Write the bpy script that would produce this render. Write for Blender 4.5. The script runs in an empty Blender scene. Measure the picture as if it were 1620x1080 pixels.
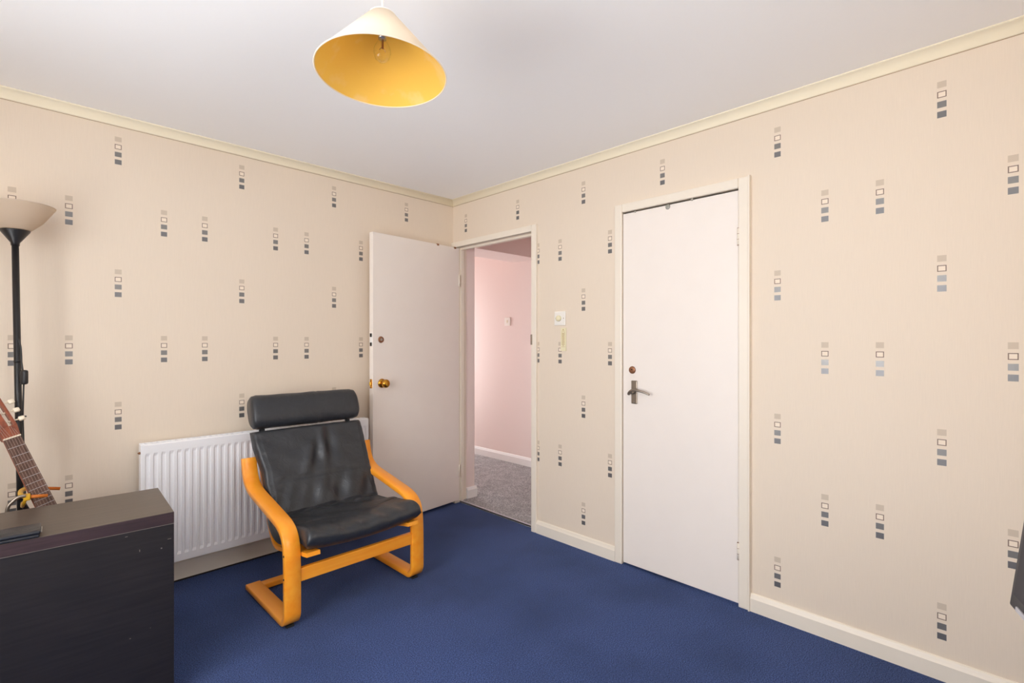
import bpy, bmesh, math, random
from mathutils import Matrix, Vector

# ------------------------------------------------------------------ camera, sky, exposure
SC = bpy.context.scene
FPX, CX, CY, CAMH = 792.0, 810.0, 540.0, 1.25
XR, YL = 2.438, 3.09            # planes of the right and the left wall
XW, YB = -0.98, -0.62           # window wall and wall behind the camera
ZC = 2.342                      # ceiling
cam_d = bpy.data.cameras.new('camera')
cam = bpy.data.objects.new('camera', cam_d)
SC.collection.objects.link(cam)
cam.location = (0, 0, CAMH)
cam.rotation_euler = (math.pi/2, 0, -math.pi/4)
cam_d.sensor_width = 36.0
cam_d.lens = 36.0*FPX/1620.0
cam_d.clip_start = 0.02
SC.camera = cam

world = bpy.data.worlds.new('sky')
SC.world = world
world.use_nodes = True
bg = world.node_tree.nodes['Background']
bg.inputs[0].default_value = (0.96, 0.975, 1.0, 1)
bg.inputs[1].default_value = 6.0

vs = SC.view_settings
vs.view_transform = 'Standard'
vs.look = 'None'
vs.gamma = 1.0
vs.use_curve_mapping = False
vs.exposure = 0.68
SC.cycles.use_denoising = True
SC.cycles.max_bounces = 14
SC.cycles.diffuse_bounces = 9
SC.cycles.sample_clamp_indirect = 8.0

WIN_Y0, WIN_Y1, WIN_Z0, WIN_Z1 = 0.15, 2.00, 0.50, 2.15     # window in the wall left of the camera
BW_X0, BW_X1, BW_Z0, BW_Z1 = 0.30, 0.95, 0.85, 2.05        # unseen window added behind the camera to light door and chair frontally
HW_X0, HW_X1, HW_Z0, HW_Z1 = 2.72, 3.50, 0.45, 1.90         # hall window
HY = 5.0
def portal(name, loc, rot, sx, sy):
    d = bpy.data.lights.new(name, 'AREA')
    d.shape = 'RECTANGLE'; d.size = sx; d.size_y = sy
    d.cycles.is_portal = True
    o = bpy.data.objects.new(name, d)
    o.location = loc; o.rotation_euler = rot
    SC.collection.objects.link(o)
portal('sky_portal_room', (XW-0.13, (WIN_Y0+WIN_Y1)/2, (WIN_Z0+WIN_Z1)/2), (0, -math.pi/2, 0), WIN_Z1-WIN_Z0, WIN_Y1-WIN_Y0)
portal('sky_portal_back', ((BW_X0+BW_X1)/2, YB-0.13, (BW_Z0+BW_Z1)/2), (math.pi/2, 0, 0), BW_X1-BW_X0, BW_Z1-BW_Z0)
portal('sky_portal_hall', ((HW_X0+HW_X1)/2, HY+0.13, (HW_Z0+HW_Z1)/2), (-math.pi/2, 0, 0), HW_X1-HW_X0, HW_Z1-HW_Z0)

# ------------------------------------------------------------------ pixel to place
S2 = math.sqrt(0.5)
def ray(px, py):
    u = (px-CX)/FPX; v = (CY-py)/FPX
    return Vector((S2*(1+u), S2*(1-u), v))
def PX(px, py, x):              # where the sight line meets a plane of constant x
    r = ray(px, py); p = r*(x/r.x); p.z += CAMH; return p
def PY(px, py, y):
    r = ray(px, py); p = r*(y/r.y); p.z += CAMH; return p
def PZ(px, py, z):
    r = ray(px, py); p = r*((z-CAMH)/r.z); p.z += CAMH; return p

# ------------------------------------------------------------------ materials
def new_mat(name):
    m = bpy.data.materials.new(name); m.use_nodes = True
    return m, m.node_tree, m.node_tree.nodes['Principled BSDF']
def lin(r, g, b):
    f = lambda c: (c/255/12.92) if c/255 <= .04045 else ((c/255+.055)/1.055)**2.4
    return (f(r), f(g), f(b), 1)
def simple(name, col, rough=.5, metal=0.0, bump=0.0, bscale=60.0, var=0.0, spec=.5, coat=0.0):
    m, nt, b = new_mat(name)
    b.inputs['Base Color'].default_value = col
    b.inputs['Roughness'].default_value = rough
    b.inputs['Metallic'].default_value = metal
    b.inputs['Specular IOR Level'].default_value = spec
    b.inputs['Coat Weight'].default_value = coat
    if bump or var:
        tc = nt.nodes.new('ShaderNodeTexCoord')
        n = nt.nodes.new('ShaderNodeTexNoise'); n.inputs['Scale'].default_value = bscale; n.inputs['Detail'].default_value = 4
        nt.links.new(tc.outputs['Object'], n.inputs['Vector'])
        if bump:
            bp = nt.nodes.new('ShaderNodeBump'); bp.inputs['Strength'].default_value = bump; bp.inputs['Distance'].default_value = .004
            nt.links.new(n.outputs['Fac'], bp.inputs['Height']); nt.links.new(bp.outputs['Normal'], b.inputs['Normal'])
        if var:
            mx = nt.nodes.new('ShaderNodeMix'); mx.data_type = 'RGBA'
            mx.inputs['A'].default_value = tuple(c*(1-var) for c in col[:3])+(1,)
            mx.inputs['B'].default_value = tuple(min(1, c*(1+var)) for c in col[:3])+(1,)
            nt.links.new(n.outputs['Fac'], mx.inputs['Factor']); nt.links.new(mx.outputs['Result'], b.inputs['Base Color'])
    return m

PAPER = lin(231, 216, 197)
def wallpaper(name, axis, cols0, cols1, ztop0, per):
    """Cream paper with fine vertical threads and printed columns of four foil squares."""
    m, nt, b = new_mat(name)
    N = nt.nodes; L = nt.links
    def val(x): return x
    def math_(op, a, bb=None, c=None):
        n = N.new('ShaderNodeMath'); n.operation = op
        for i, v in enumerate((a, bb, c)):
            if v is None: continue
            if isinstance(v, (int, float)): n.inputs[i].default_value = v
            else: L.new(v, n.inputs[i])
        return n.outputs[0]
    geo = N.new('ShaderNodeNewGeometry')
    sep = N.new('ShaderNodeSeparateXYZ'); L.new(geo.outputs['Position'], sep.inputs[0])
    u = sep.outputs['X' if axis == 'x' else 'Y']; z = sep.outputs['Z']
    def colmask(cols, eps):
        out = None
        for c in cols:
            q = math_('COMPARE', u, float(c), eps)
            out = q if out is None else math_('ADD', out, q)
        return out
    W, IW = .0133, .0103
    PIT, SQ, T = .0370, .0235, .0030
    def family(cols, zt):
        co = colmask(cols, W); ci = colmask(cols, IW)
        d = math_('SUBTRACT', zt, z)                       # distance below the motif's top
        d = math_('FLOORED_MODULO', d, per)
        rows = [math_('COMPARE', d, k*PIT+SQ/2, SQ/2) for k in range(4)]
        inner = math_('COMPARE', d, PIT+SQ/2, SQ/2-T)
        a = math_('MULTIPLY', co, rows[0])
        inn = math_('MULTIPLY', ci, inner)
        fr = math_('SUBTRACT', math_('MULTIPLY', co, rows[1]), inn)
        c3 = math_('MULTIPLY', co, rows[2]); c4 = math_('MULTIPLY', co, rows[3])
        return a, fr, inn, c3, c4
    f0 = family(cols0, ztop0); f1 = family(cols1, ztop0-per/2)
    S = [math_('ADD', p, q) for p, q in zip(f0, f1)]
    # paper threads
    tc = N.new('ShaderNodeMapping')
    tc.inputs['Scale'].default_value = (420, 420, 14)
    L.new(geo.outputs['Position'], tc.inputs['Vector'])
    no = N.new('ShaderNodeTexNoise'); no.inputs['Scale'].default_value = 1.0; no.inputs['Detail'].default_value = 3
    L.new(tc.outputs['Vector'], no.inputs['Vector'])
    base = N.new('ShaderNodeMix'); base.data_type = 'RGBA'
    base.inputs['A'].default_value = tuple(c*.95 for c in PAPER[:3])+(1,)
    base.inputs['B'].default_value = tuple(min(1, c*1.03) for c in PAPER[:3])+(1,)
    L.new(no.outputs['Fac'], base.inputs['Factor'])
    cur = base.outputs['Result']
    for mask, col in zip(S, (lin(206, 190, 170), lin(128, 108, 96), lin(240, 225, 206), lin(134, 132, 130), lin(122, 121, 122))):
        mx = N.new('ShaderNodeMix'); mx.data_type = 'RGBA'
        L.new(mask, mx.inputs['Factor']); L.new(cur, mx.inputs['A']); mx.inputs['B'].default_value = col
        cur = mx.outputs['Result']
    L.new(cur, b.inputs['Base Color'])
    foil = math_('ADD', S[3], S[4])
    L.new(math_('MULTIPLY', foil, .45), b.inputs['Metallic'])
    L.new(math_('MULTIPLY_ADD', foil, -.25, .62), b.inputs['Roughness'])
    b.inputs['Specular IOR Level'].default_value = .35
    bp = N.new('ShaderNodeBump'); bp.inputs['Strength'].default_value = .12; bp.inputs['Distance'].default_value = .002
    L.new(no.outputs['Fac'], bp.inputs['Height']); L.new(bp.outputs['Normal'], b.inputs['Normal'])
    return m

def ry(px): return PX(px, 540, XR).y
def lx(px): return PY(px, 540, YL).x
zr = PX(1230, 201, XR).z
zl = PY(381, 261, YL).z
PERR = (PX(1230, 201, XR).z-PX(1230, 881, XR).z)/3
PERL = (PY(382, 261, YL).z-PY(384, 622, YL).z)/2
c0r = [ry(p) for p in (737, 819, 923, 1048, 1230, 1490)]
c1r = [ry(p) for p in (851, 886, 965, 1305, 1392, 1603)]
c0r += [c0r[-1]-.55]
c1r += [c1r[-1]-.183, c1r[-1]-.55]
c0l = [lx(p) for p in (187, 382.5, 528.5, 643)]
c1l = [lx(p) for p in (19, 109, 259.5, 324, 436, 485, 571)]
c0l = [c0l[0]-.548*k for k in (2, 1)] + c0l
c1l = [c1l[0]-.183-.548*k for k in (1, 0)] + [c1l[0]-.548] + c1l
M_PAPER_R = wallpaper('wallpaper_right', 'y', c0r, c1r, zr, PERR)
M_PAPER_L = wallpaper('wallpaper_left', 'x', c0l, c1l, zl, PERL)
M_PAPER_B = simple('wallpaper_plain', PAPER, .65, bump=.1, bscale=90)
M_CEIL = simple('ceiling_paint', lin(251, 252, 253), .9, bump=.06, bscale=35)
M_GLOSS = simple('cream_gloss_paint', lin(238, 228, 212), .38, bump=.03, bscale=14, var=.02)
M_DOOR = simple('cream_door_paint', lin(241, 232, 223), .42, bump=.03, bscale=9, var=.02)
M_COVE = simple('coving_paint', lin(240, 230, 205), .6)
M_WHITE = simple('white_paint', lin(240, 238, 236), .4)
M_PINK = simple('pink_emulsion', lin(238, 221, 215), .8, bump=.04, bscale=40)
M_RAD = simple('radiator_enamel', lin(240, 240, 242), .3)
M_RADIN = simple('radiator_inside', lin(170, 168, 165), .5)
M_BLACK = simple('black_metal', lin(34, 33, 34), .35)
M_PLAS_BLACK = simple('black_plastic', lin(38, 37, 38), .45)
M_PLAS_WHITE = simple('white_plastic', lin(240, 236, 228), .3)
M_PLAS_CREAM = simple('aged_plastic', lin(235, 226, 190), .4)
M_BRASS = simple('brass', lin(205, 150, 60), .22, 1.0)
M_BRONZE = simple('bronze', lin(150, 105, 78), .4, .7)
M_PEWTER = simple('aged_nickel', lin(160, 148, 135), .35, .9)
M_STEEL = simple('steel', lin(180, 178, 175), .3, 1.0)
M_DARK = simple('dark_gap', lin(40, 34, 30), .9)
M_CRACK_SHADOW = simple('joint_crack_shadow', lin(176, 150, 122), .9)
M_PAD = simple('grey_adhesive_pad', lin(165, 162, 150), .7)
M_RUBBER = simple('rubber', lin(30, 30, 30), .7)

def carpet(name, c1, c2, c3, big, fine=320.0, strength=.6):
    m, nt, b = new_mat(name); N = nt.nodes; L = nt.links
    tc = N.new('ShaderNodeTexCoord')
    n1 = N.new('ShaderNodeTexNoise'); n1.inputs['Scale'].default_value = fine; n1.inputs['Detail'].default_value = 3
    n2 = N.new('ShaderNodeTexNoise'); n2.inputs['Scale'].default_value = big; n2.inputs['Detail'].default_value = 4
    n3 = N.new('ShaderNodeTexNoise'); n3.inputs['Scale'].default_value = 120; n3.inputs['Detail'].default_value = 5
    for n in (n1, n2, n3): L.new(tc.outputs['Object'], n.inputs['Vector'])
    r = N.new('ShaderNodeValToRGB')
    r.color_ramp.elements[0].position = .38; r.color_ramp.elements[0].color = c1
    r.color_ramp.elements[1].position = .64; r.color_ramp.elements[1].color = c2
    L.new(n1.outputs['Fac'], r.inputs['Fac'])
    rr = N.new('ShaderNodeValToRGB')
    rr.color_ramp.elements[0].position = .42; rr.color_ramp.elements[1].position = .68
    L.new(n2.outputs['Fac'], rr.inputs['Fac'])
    mx = N.new('ShaderNodeMix'); mx.data_type = 'RGBA'
    mu = N.new('ShaderNodeMath'); mu.operation = 'MULTIPLY'; mu.inputs[1].default_value = .45
    L.new(rr.outputs['Color'], mu.inputs[0]); L.new(mu.outputs[0], mx.inputs['Factor'])
    L.new(r.outputs['Color'], mx.inputs['A']); mx.inputs['B'].default_value = c3
    L.new(mx.outputs['Result'], b.inputs['Base Color'])
    b.inputs['Roughness'].default_value = .95; b.inputs['Specular IOR Level'].default_value = .15
    b.inputs['Sheen Weight'].default_value = .08; b.inputs['Sheen Roughness'].default_value = .5
    ad = N.new('ShaderNodeMath'); ad.operation = 'ADD'
    L.new(n1.outputs['Fac'], ad.inputs[0]); L.new(n3.outputs['Fac'], ad.inputs[1])
    bp = N.new('ShaderNodeBump'); bp.inputs['Strength'].default_value = strength; bp.inputs['Distance'].default_value = .006
    L.new(ad.outputs[0], bp.inputs['Height']); L.new(bp.outputs['Normal'], b.inputs['Normal'])
    return m
M_CARPET = carpet('navy_carpet', lin(30, 47, 92), lin(76, 102, 162), lin(26, 46, 84), 2.1, 240.0, .7)
M_CARPET_H = carpet('grey_carpet', lin(138, 137, 139), lin(205, 204, 205), lin(128, 125, 125), 9.0, 120.0, .9)

def wood(name, ca, cb, scale, rough, axis='Z', coat=0.0, dist=3.0, bump=.02):
    m, nt, b = new_mat(name); N = nt.nodes; L = nt.links
    tc = N.new('ShaderNodeTexCoord'); mp = N.new('ShaderNodeMapping')
    sc = {'X': (.06, 1, 1), 'Y': (1, .06, 1), 'Z': (1, 1, .06)}[axis]
    mp.inputs['Scale'].default_value = sc
    L.new(tc.outputs['Object'], mp.inputs['Vector'])
    n = N.new('ShaderNodeTexNoise'); n.inputs['Scale'].default_value = scale; n.inputs['Detail'].default_value = 6; n.inputs['Distortion'].default_value = dist*.1
    L.new(mp.outputs['Vector'], n.inputs['Vector'])
    r = N.new('ShaderNodeValToRGB')
    r.color_ramp.elements[0].position = .32; r.color_ramp.elements[0].color = ca
    r.color_ramp.elements[1].position = .7; r.color_ramp.elements[1].color = cb
    L.new(n.outputs['Fac'], r.inputs['Fac']); L.new(r.outputs['Color'], b.inputs['Base Color'])
    b.inputs['Roughness'].default_value = rough; b.inputs['Coat Weight'].default_value = coat; b.inputs['Coat Roughness'].default_value = .2
    bp = N.new('ShaderNodeBump'); bp.inputs['Strength'].default_value = bump; bp.inputs['Distance'].default_value = .002
    L.new(n.outputs['Fac'], bp.inputs['Height']); L.new(bp.outputs['Normal'], b.inputs['Normal'])
    return m
M_BIRCH = wood('honey_birch', lin(250, 152, 28), lin(255, 170, 48), 24, .34, 'Y', .25)
M_BIRCH_X = wood('honey_birch_rail', lin(246, 148, 28), lin(255, 172, 52), 40, .34, 'X', .25)
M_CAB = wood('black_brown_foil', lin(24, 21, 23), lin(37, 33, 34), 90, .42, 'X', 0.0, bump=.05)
M_CABTOP_SHEEN = wood('black_brown_top_sheen', lin(72, 61, 53), lin(82, 70, 61), 90, .34, 'X', 0.0, bump=.05)  # same foil, base lightened to carry the top's grazing reflection of the wall
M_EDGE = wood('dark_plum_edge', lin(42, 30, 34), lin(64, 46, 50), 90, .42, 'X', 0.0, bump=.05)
M_CHIP = simple('chipped_edge', lin(122, 112, 106), .7)
M_ROSEWOOD = wood('rosewood', lin(78, 54, 44), lin(112, 82, 70), 70, .45, 'Z')
M_MAHOG = wood('mahogany', lin(112, 52, 30), lin(160, 84, 52), 60, .35, 'Z', .3)
M_SPRUCE = wood('spruce', lin(200, 140, 80), lin(222, 168, 104), 60, .35, 'Z', .3)
M_BONE = simple('bone', lin(240, 228, 205), .4)
M_STRING = simple('nylon_string', lin(165, 140, 125), .4)
M_YELLOW = simple('yellow_plastic', lin(222, 170, 40), .4)
M_ORANGE = simple('orange_foam', lin(200, 110, 30), .6, bump=.2, bscale=200)

def leather(name, col, rough):
    m, nt, b = new_mat(name); N = nt.nodes; L = nt.links
    tc = N.new('ShaderNodeTexCoord')
    v = N.new('ShaderNodeTexVoronoi'); v.inputs['Scale'].default_value = 320
    n = N.new('ShaderNodeTexNoise'); n.inputs['Scale'].default_value = 17; n.inputs['Detail'].default_value = 5; n.inputs['Distortion'].default_value = 1.6
    for q in (v, n): L.new(tc.outputs['Object'], q.inputs['Vector'])
    mx = N.new('ShaderNodeMix'); mx.data_type = 'RGBA'
    mx.inputs['A'].default_value = tuple(c*.75 for c in col[:3])+(1,); mx.inputs['B'].default_value = tuple(c*1.35 for c in col[:3])+(1,)
    L.new(n.outputs['Fac'], mx.inputs['Factor']); L.new(mx.outputs['Result'], b.inputs['Base Color'])
    b.inputs['Roughness'].default_value = rough
    ad = N.new('ShaderNodeMath'); ad.operation = 'MULTIPLY_ADD'; ad.inputs[1].default_value = .12
    L.new(v.outputs['Distance'], ad.inputs[0]); L.new(n.outputs['Fac'], ad.inputs[2])
    bp = N.new('ShaderNodeBump'); bp.inputs['Strength'].default_value = .45; bp.inputs['Distance'].default_value = .007
    L.new(ad.outputs[0], bp.inputs['Height']); L.new(bp.outputs['Normal'], b.inputs['Normal'])
    return m
M_LEATHER = leather('black_leather', lin(46, 48, 52), .33)
M_CASE = leather('black_case_leather', lin(34, 36, 42), .35)

def translucent(name, col, tcol, fac, rough=.8, mottled=None):
    m = bpy.data.materials.new(name); m.use_nodes = True
    nt = m.node_tree; N = nt.nodes; L = nt.links; N.clear()
    o = N.new('ShaderNodeOutputMaterial'); d = N.new('ShaderNodeBsdfDiffuse'); t = N.new('ShaderNodeBsdfTranslucent'); x = N.new('ShaderNodeMixShader')
    d.inputs[0].default_value = col; t.inputs[0].default_value = tcol; x.inputs[0].default_value = fac
    if mottled:
        tc = N.new('ShaderNodeTexCoord'); n = N.new('ShaderNodeTexNoise'); n.inputs['Scale'].default_value = 16; n.inputs['Detail'].default_value = 5
        L.new(tc.outputs['Object'], n.inputs['Vector'])
        r = N.new('ShaderNodeValToRGB'); r.color_ramp.elements[0].position = .56; r.color_ramp.elements[0].color = col
        r.color_ramp.elements[1].position = .66; r.color_ramp.elements[1].color = mottled
        L.new(n.outputs['Fac'], r.inputs['Fac']); L.new(r.outputs['Color'], d.inputs[0])
    L.new(d.outputs[0], x.inputs[1]); L.new(t.outputs[0], x.inputs[2]); L.new(x.outputs[0], o.inputs[0])
    return m
M_SHADE_OUT = translucent('cream_shade_fabric', lin(246, 236, 218), lin(255, 246, 226), .35)
M_SHADE_IN = translucent('gold_shade_lining', lin(250, 212, 108), lin(255, 222, 110), .45, mottled=lin(252, 222, 146))
M_UPSHADE = translucent('frosted_shade', lin(234, 222, 206), lin(236, 224, 208), .6)

def clear(name, tint=(1, 1, 1, 1), rough=.02):
    m = bpy.data.materials.new(name); m.use_nodes = True
    nt = m.node_tree; N = nt.nodes; L = nt.links; N.clear()
    o = N.new('ShaderNodeOutputMaterial'); t = N.new('ShaderNodeBsdfTransparent'); g = N.new('ShaderNodeBsdfGlossy'); x = N.new('ShaderNodeMixShader')
    f = N.new('ShaderNodeLayerWeight'); f.inputs['Blend'].default_value = .12
    t.inputs[0].default_value = tint; g.inputs['Roughness'].default_value = rough
    L.new(f.outputs['Facing'], x.inputs[0]); L.new(t.outputs[0], x.inputs[1]); L.new(g.outputs[0], x.inputs[2]); L.new(x.outputs[0], o.inputs[0])
    return m
M_GLASS = clear('clear_glass')
M_SCREEN = simple('dark_screen', lin(50, 48, 51), .55)
M_BEZEL = simple('monitor_bezel', lin(48, 46, 49), .5)
M_SILVER = simple('silver_plastic', lin(190, 188, 192), .35, .3)
M_DESK = wood('desk_beech', lin(190, 150, 105), lin(215, 178, 132), 60, .45, 'X')

# ------------------------------------------------------------------ mesh helpers
COL = SC.collection
def wm(o):
    m = o.matrix_basis.copy(); p = o.parent
    while p: m = p.matrix_basis @ m; p = p.parent
    return m
def obj(name, bm, mat, parent=None, smooth=False, origin=None):
    """Link a bmesh (in world coordinates) as one mesh object; smooth = auto-smooth angle in degrees."""
    if smooth:
        ang = math.radians(smooth)
        for f in bm.faces: f.smooth = True
        for e in bm.edges:
            if len(e.link_faces) == 2 and e.calc_face_angle(0) > ang: e.smooth = False
    o = bpy.data.objects.new(name, None)
    bpy.data.objects.remove(o)
    me = bpy.data.meshes.new(name)
    if parent: bm.transform(wm(parent).inverted())
    elif origin is not None: bm.transform(Matrix.Translation(-Vector(origin)))
    bm.to_mesh(me); bm.free()
    for mm in (mat if isinstance(mat, (list, tuple)) else [mat]): me.materials.append(mm)
    o = bpy.data.objects.new(name, me); COL.objects.link(o)
    if parent: o.parent = parent
    elif origin is not None: o.location = origin
    return o
def tag(o, label, cat, group=None):
    o['label'] = label; o['category'] = cat
    if group: o['group'] = group
    return o
def thing(name, label, cat, loc, rz=0.0, group=None):
    o = bpy.data.objects.new(name, None); COL.objects.link(o)
    o.empty_display_size = .1
    o.location = loc; o.rotation_euler = (0, 0, rz)
    return tag(o, label, cat, group)
def struct(name, bm, mat, label=None, smooth=False):
    o = obj(name, bm, mat, None, smooth); o['kind'] = 'structure'
    if label: o['label'] = label
    return o
def NB(): return bmesh.new()
def box(bm, x0, y0, z0, x1, y1, z1, bev=0.0, seg=2, M=None, mi=0):
    t = bmesh.new()
    bmesh.ops.create_cube(t, size=1.0)
    t.transform(Matrix.Translation(((x0+x1)/2, (y0+y1)/2, (z0+z1)/2)) @ Matrix.Diagonal((abs(x1-x0), abs(y1-y0), abs(z1-z0), 1)))
    if bev: bmesh.ops.bevel(t, geom=list(t.edges), offset=bev, segments=seg, profile=.5, affect='EDGES')
    if M is not None: t.transform(M)
    merge(bm, t, mi); return bm
def merge(bm, t, mi=0):
    t.verts.index_update()
    vs_ = [bm.verts.new(v.co) for v in t.verts]
    for f in t.faces:
        try:
            nf = bm.faces.new([vs_[v.index] for v in f.verts]); nf.material_index = mi; nf.smooth = f.smooth
        except ValueError: pass
    t.free()
def ring_loft(bm, rings, close_ring=True, caps=True):
    R = [[bm.verts.new(p) for p in r] for r in rings]
    n = len(R[0])
    for a, b in zip(R[:-1], R[1:]):
        for i in range(n if close_ring else n-1):
            j = (i+1) % n
            bm.faces.new((a[i], a[j], b[j], b[i]))
    if caps and close_ring:
        bm.faces.new(list(reversed(R[0]))); bm.faces.new(R[-1])
    return R
def fixn(bm):
    bmesh.ops.recalc_face_normals(bm, faces=list(bm.faces)); return bm
def tube(bm, pts, r, n=10, caps=True):
    pts = [Vector(p) for p in pts]
    rings = []; prev = None
    for i, p in enumerate(pts):
        d = (pts[min(i+1, len(pts)-1)]-pts[max(i-1, 0)]).normalized()
        if prev is None:
            a = d.orthogonal().normalized()
        else:
            a = (prev - d*prev.dot(d)).normalized()
        prev = a; b = d.cross(a)
        rr = r[i] if isinstance(r, (list, tuple)) else r
        rings.append([p+(a*math.cos(2*math.pi*k/n)+b*math.sin(2*math.pi*k/n))*rr for k in range(n)])
    t = bmesh.new(); ring_loft(t, rings, True, caps); fixn(t); merge(bm, t); return bm
def lathe(bm, prof, n=48, M=None, closed=False):
    """prof: (radius, height) points about local Z."""
    t = bmesh.new()
    rings = []
    for r, z in prof:
        if r < 1e-6: rings.append([t.verts.new((0, 0, z))])
        else: rings.append([t.verts.new((r*math.cos(2*math.pi*k/n), r*math.sin(2*math.pi*k/n), z)) for k in range(n)])
    seq = list(zip(rings[:-1], rings[1:])) + ([(rings[-1], rings[0])] if closed else [])
    for a, b in seq:
        for i in range(n):
            j = (i+1) % n
            if len(a) == 1 and len(b) == 1: continue
            if len(a) == 1: t.faces.new((a[0], b[j], b[i]))
            elif len(b) == 1: t.faces.new((a[i], a[j], b[0]))
            else: t.faces.new((a[i], a[j], b[j], b[i]))
    fixn(t)
    if M is not None: t.transform(M)
    merge(bm, t); return bm
def frame_to(p, d):
    """Matrix whose Z axis runs along d, at p."""
    q = Vector(d).normalized().to_track_quat('Z', 'Y')
    return Matrix.Translation(Vector(p)) @ q.to_matrix().to_4x4()
def smooth_path(pts, n=8):
    """Catmull-Rom through points (any dimension as Vector)."""
    P = [Vector(p) for p in pts]; P = [P[0]*2-P[1]] + P + [P[-1]*2-P[-2]]
    out = []
    for i in range(1, len(P)-2):
        for k in range(n):
            t = k/n
            out.append(.5*((2*P[i]) + (-P[i-1]+P[i+1])*t + (2*P[i-1]-5*P[i]+4*P[i+1]-P[i+2])*t*t + (-P[i-1]+3*P[i]-3*P[i+1]+P[i+2])*t**3))
    out.append(P[-2]); return out

# ------------------------------------------------------------------ the room shell
JY0, JY1 = 2.243, 3.045         # hall door opening
DTOP = 1.975
ZD = PX(727, 393, 2.463).z      # top of the open leaf
C_L, C_R = PX(986, 540, XR).y, PX(1170, 540, XR).y     # closet leaf: left and right edges (y)
C_TOP = PX(1169.5, 298.5, XR).z
WT = .097                       # wall thickness
bm = NB(); box(bm, XW, YB, -.05, XR+.03, YL, 0); struct('floor', bm, M_CARPET, 'navy blue carpet')
bm = NB(); box(bm, XR+.03, 1.2, -.05, 3.7, HY, .012); struct('floor_hall', bm, M_CARPET_H, 'mottled grey carpet of the hall')
bm = NB(); box(bm, XW-.1, YB-.1, ZC, XR+WT, YL+.1, ZC+.05); struct('ceiling', bm, M_CEIL)
bm = NB(); box(bm, XR+WT, 1.2, 2.34, 3.8, HY, 2.39); struct('ceiling_hall', bm, M_PINK)
bm = NB(); box(bm, XW-.1, YL, 0, XR, YL+.1, ZC); struct('wall_left', bm, M_PAPER_L, 'cream wallpaper with printed columns of four squares')
bm = NB()
for a, b_, z0, z1 in ((YB-.1, C_R-.03, 0, ZC), (C_R-.03, C_L+.03, C_TOP+.035, ZC), (C_L+.03, JY0-.03, 0, ZC), (JY0-.03, JY1+.03, DTOP+.03, ZC), (JY1+.03, YL+.1, 0, ZC)):
    box(bm, XR, a, z0, XR+WT-.01, b_, z1)
struct('wall_right', bm, M_PAPER_R, 'cream wallpaper with printed columns of four squares, two doorways')
bm = NB()
box(bm, XW-.1, YB-.1, 0, XR, YB, BW_Z0); box(bm, XW-.1, YB-.1, BW_Z1, XR, YB, ZC)
box(bm, XW-.1, YB-.1, BW_Z0, BW_X0, YB, BW_Z1); box(bm, BW_X1, YB-.1, BW_Z0, XR, YB, BW_Z1)
struct('wall_back', bm, M_PAPER_B)
bm = NB()
box(bm, BW_X0, YB-.09, BW_Z0, BW_X1, YB-.03, BW_Z0+.06, .004); box(bm, BW_X0, YB-.09, BW_Z1-.06, BW_X1, YB-.03, BW_Z1, .004)
BXS = [BW_X0+(BW_X1-BW_X0-.06)*k/2 for k in range(3)]
for xx in BXS: box(bm, xx, YB-.09, BW_Z0+.06, xx+.06, YB-.03, BW_Z1-.06, .004)
w3 = struct('window_added', bm, M_WHITE, 'added unseen white framed two-light window above the desk')
for a, b_ in zip([q+.06 for q in BXS[:-1]], BXS[1:]):
    bm = NB(); box(bm, a, YB-.064, BW_Z0+.06, b_, YB-.060, BW_Z1-.06); obj('pane', bm, M_GLASS, w3)
bm = NB(); box(bm, BW_X0-.04, YB-.03, BW_Z0-.03, BW_X1+.04, YB+.015, BW_Z0, .006); obj('window_sill', bm, M_WHITE, w3)
bm = NB()
box(bm, XW-.1, YB, 0, XW, YL, WIN_Z0); box(bm, XW-.1, YB, WIN_Z1, XW, YL, ZC)
box(bm, XW-.1, YB, WIN_Z0, XW, WIN_Y0, WIN_Z1); box(bm, XW-.1, WIN_Y1, WIN_Z0, XW, YL, WIN_Z1)
struct('wall_window', bm, M_PAPER_B)
# window
bm = NB()
for a, b_, c, d in ((WIN_Y0, WIN_Y1, WIN_Z0, WIN_Z0+.06), (WIN_Y0, WIN_Y1, WIN_Z1-.06, WIN_Z1)): box(bm, XW-.09, a, c, XW-.03, b_, d, .004)
n = 3
for k in range(n+1):
    yy = WIN_Y0 + (WIN_Y1-WIN_Y0-.06)*k/n
    box(bm, XW-.09, yy, WIN_Z0+.06, XW-.03, yy+.06, WIN_Z1-.06, .004)
w1 = struct('window_1', bm, M_WHITE, 'white framed three-light window')
for k in range(n):
    yy = WIN_Y0 + (WIN_Y1-WIN_Y0-.06)*k/n
    bm = NB(); box(bm, XW-.064, yy+.06, WIN_Z0+.06, XW-.060, yy+(WIN_Y1-WIN_Y0-.06)/n, WIN_Z1-.06); obj('pane', bm, M_GLASS, w1)
bm = NB(); box(bm, XW-.03, WIN_Y0-.04, WIN_Z0-.03, XW+.12, WIN_Y1+.04, WIN_Z0, .006); obj('window_sill', bm, M_WHITE, w1)
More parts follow.
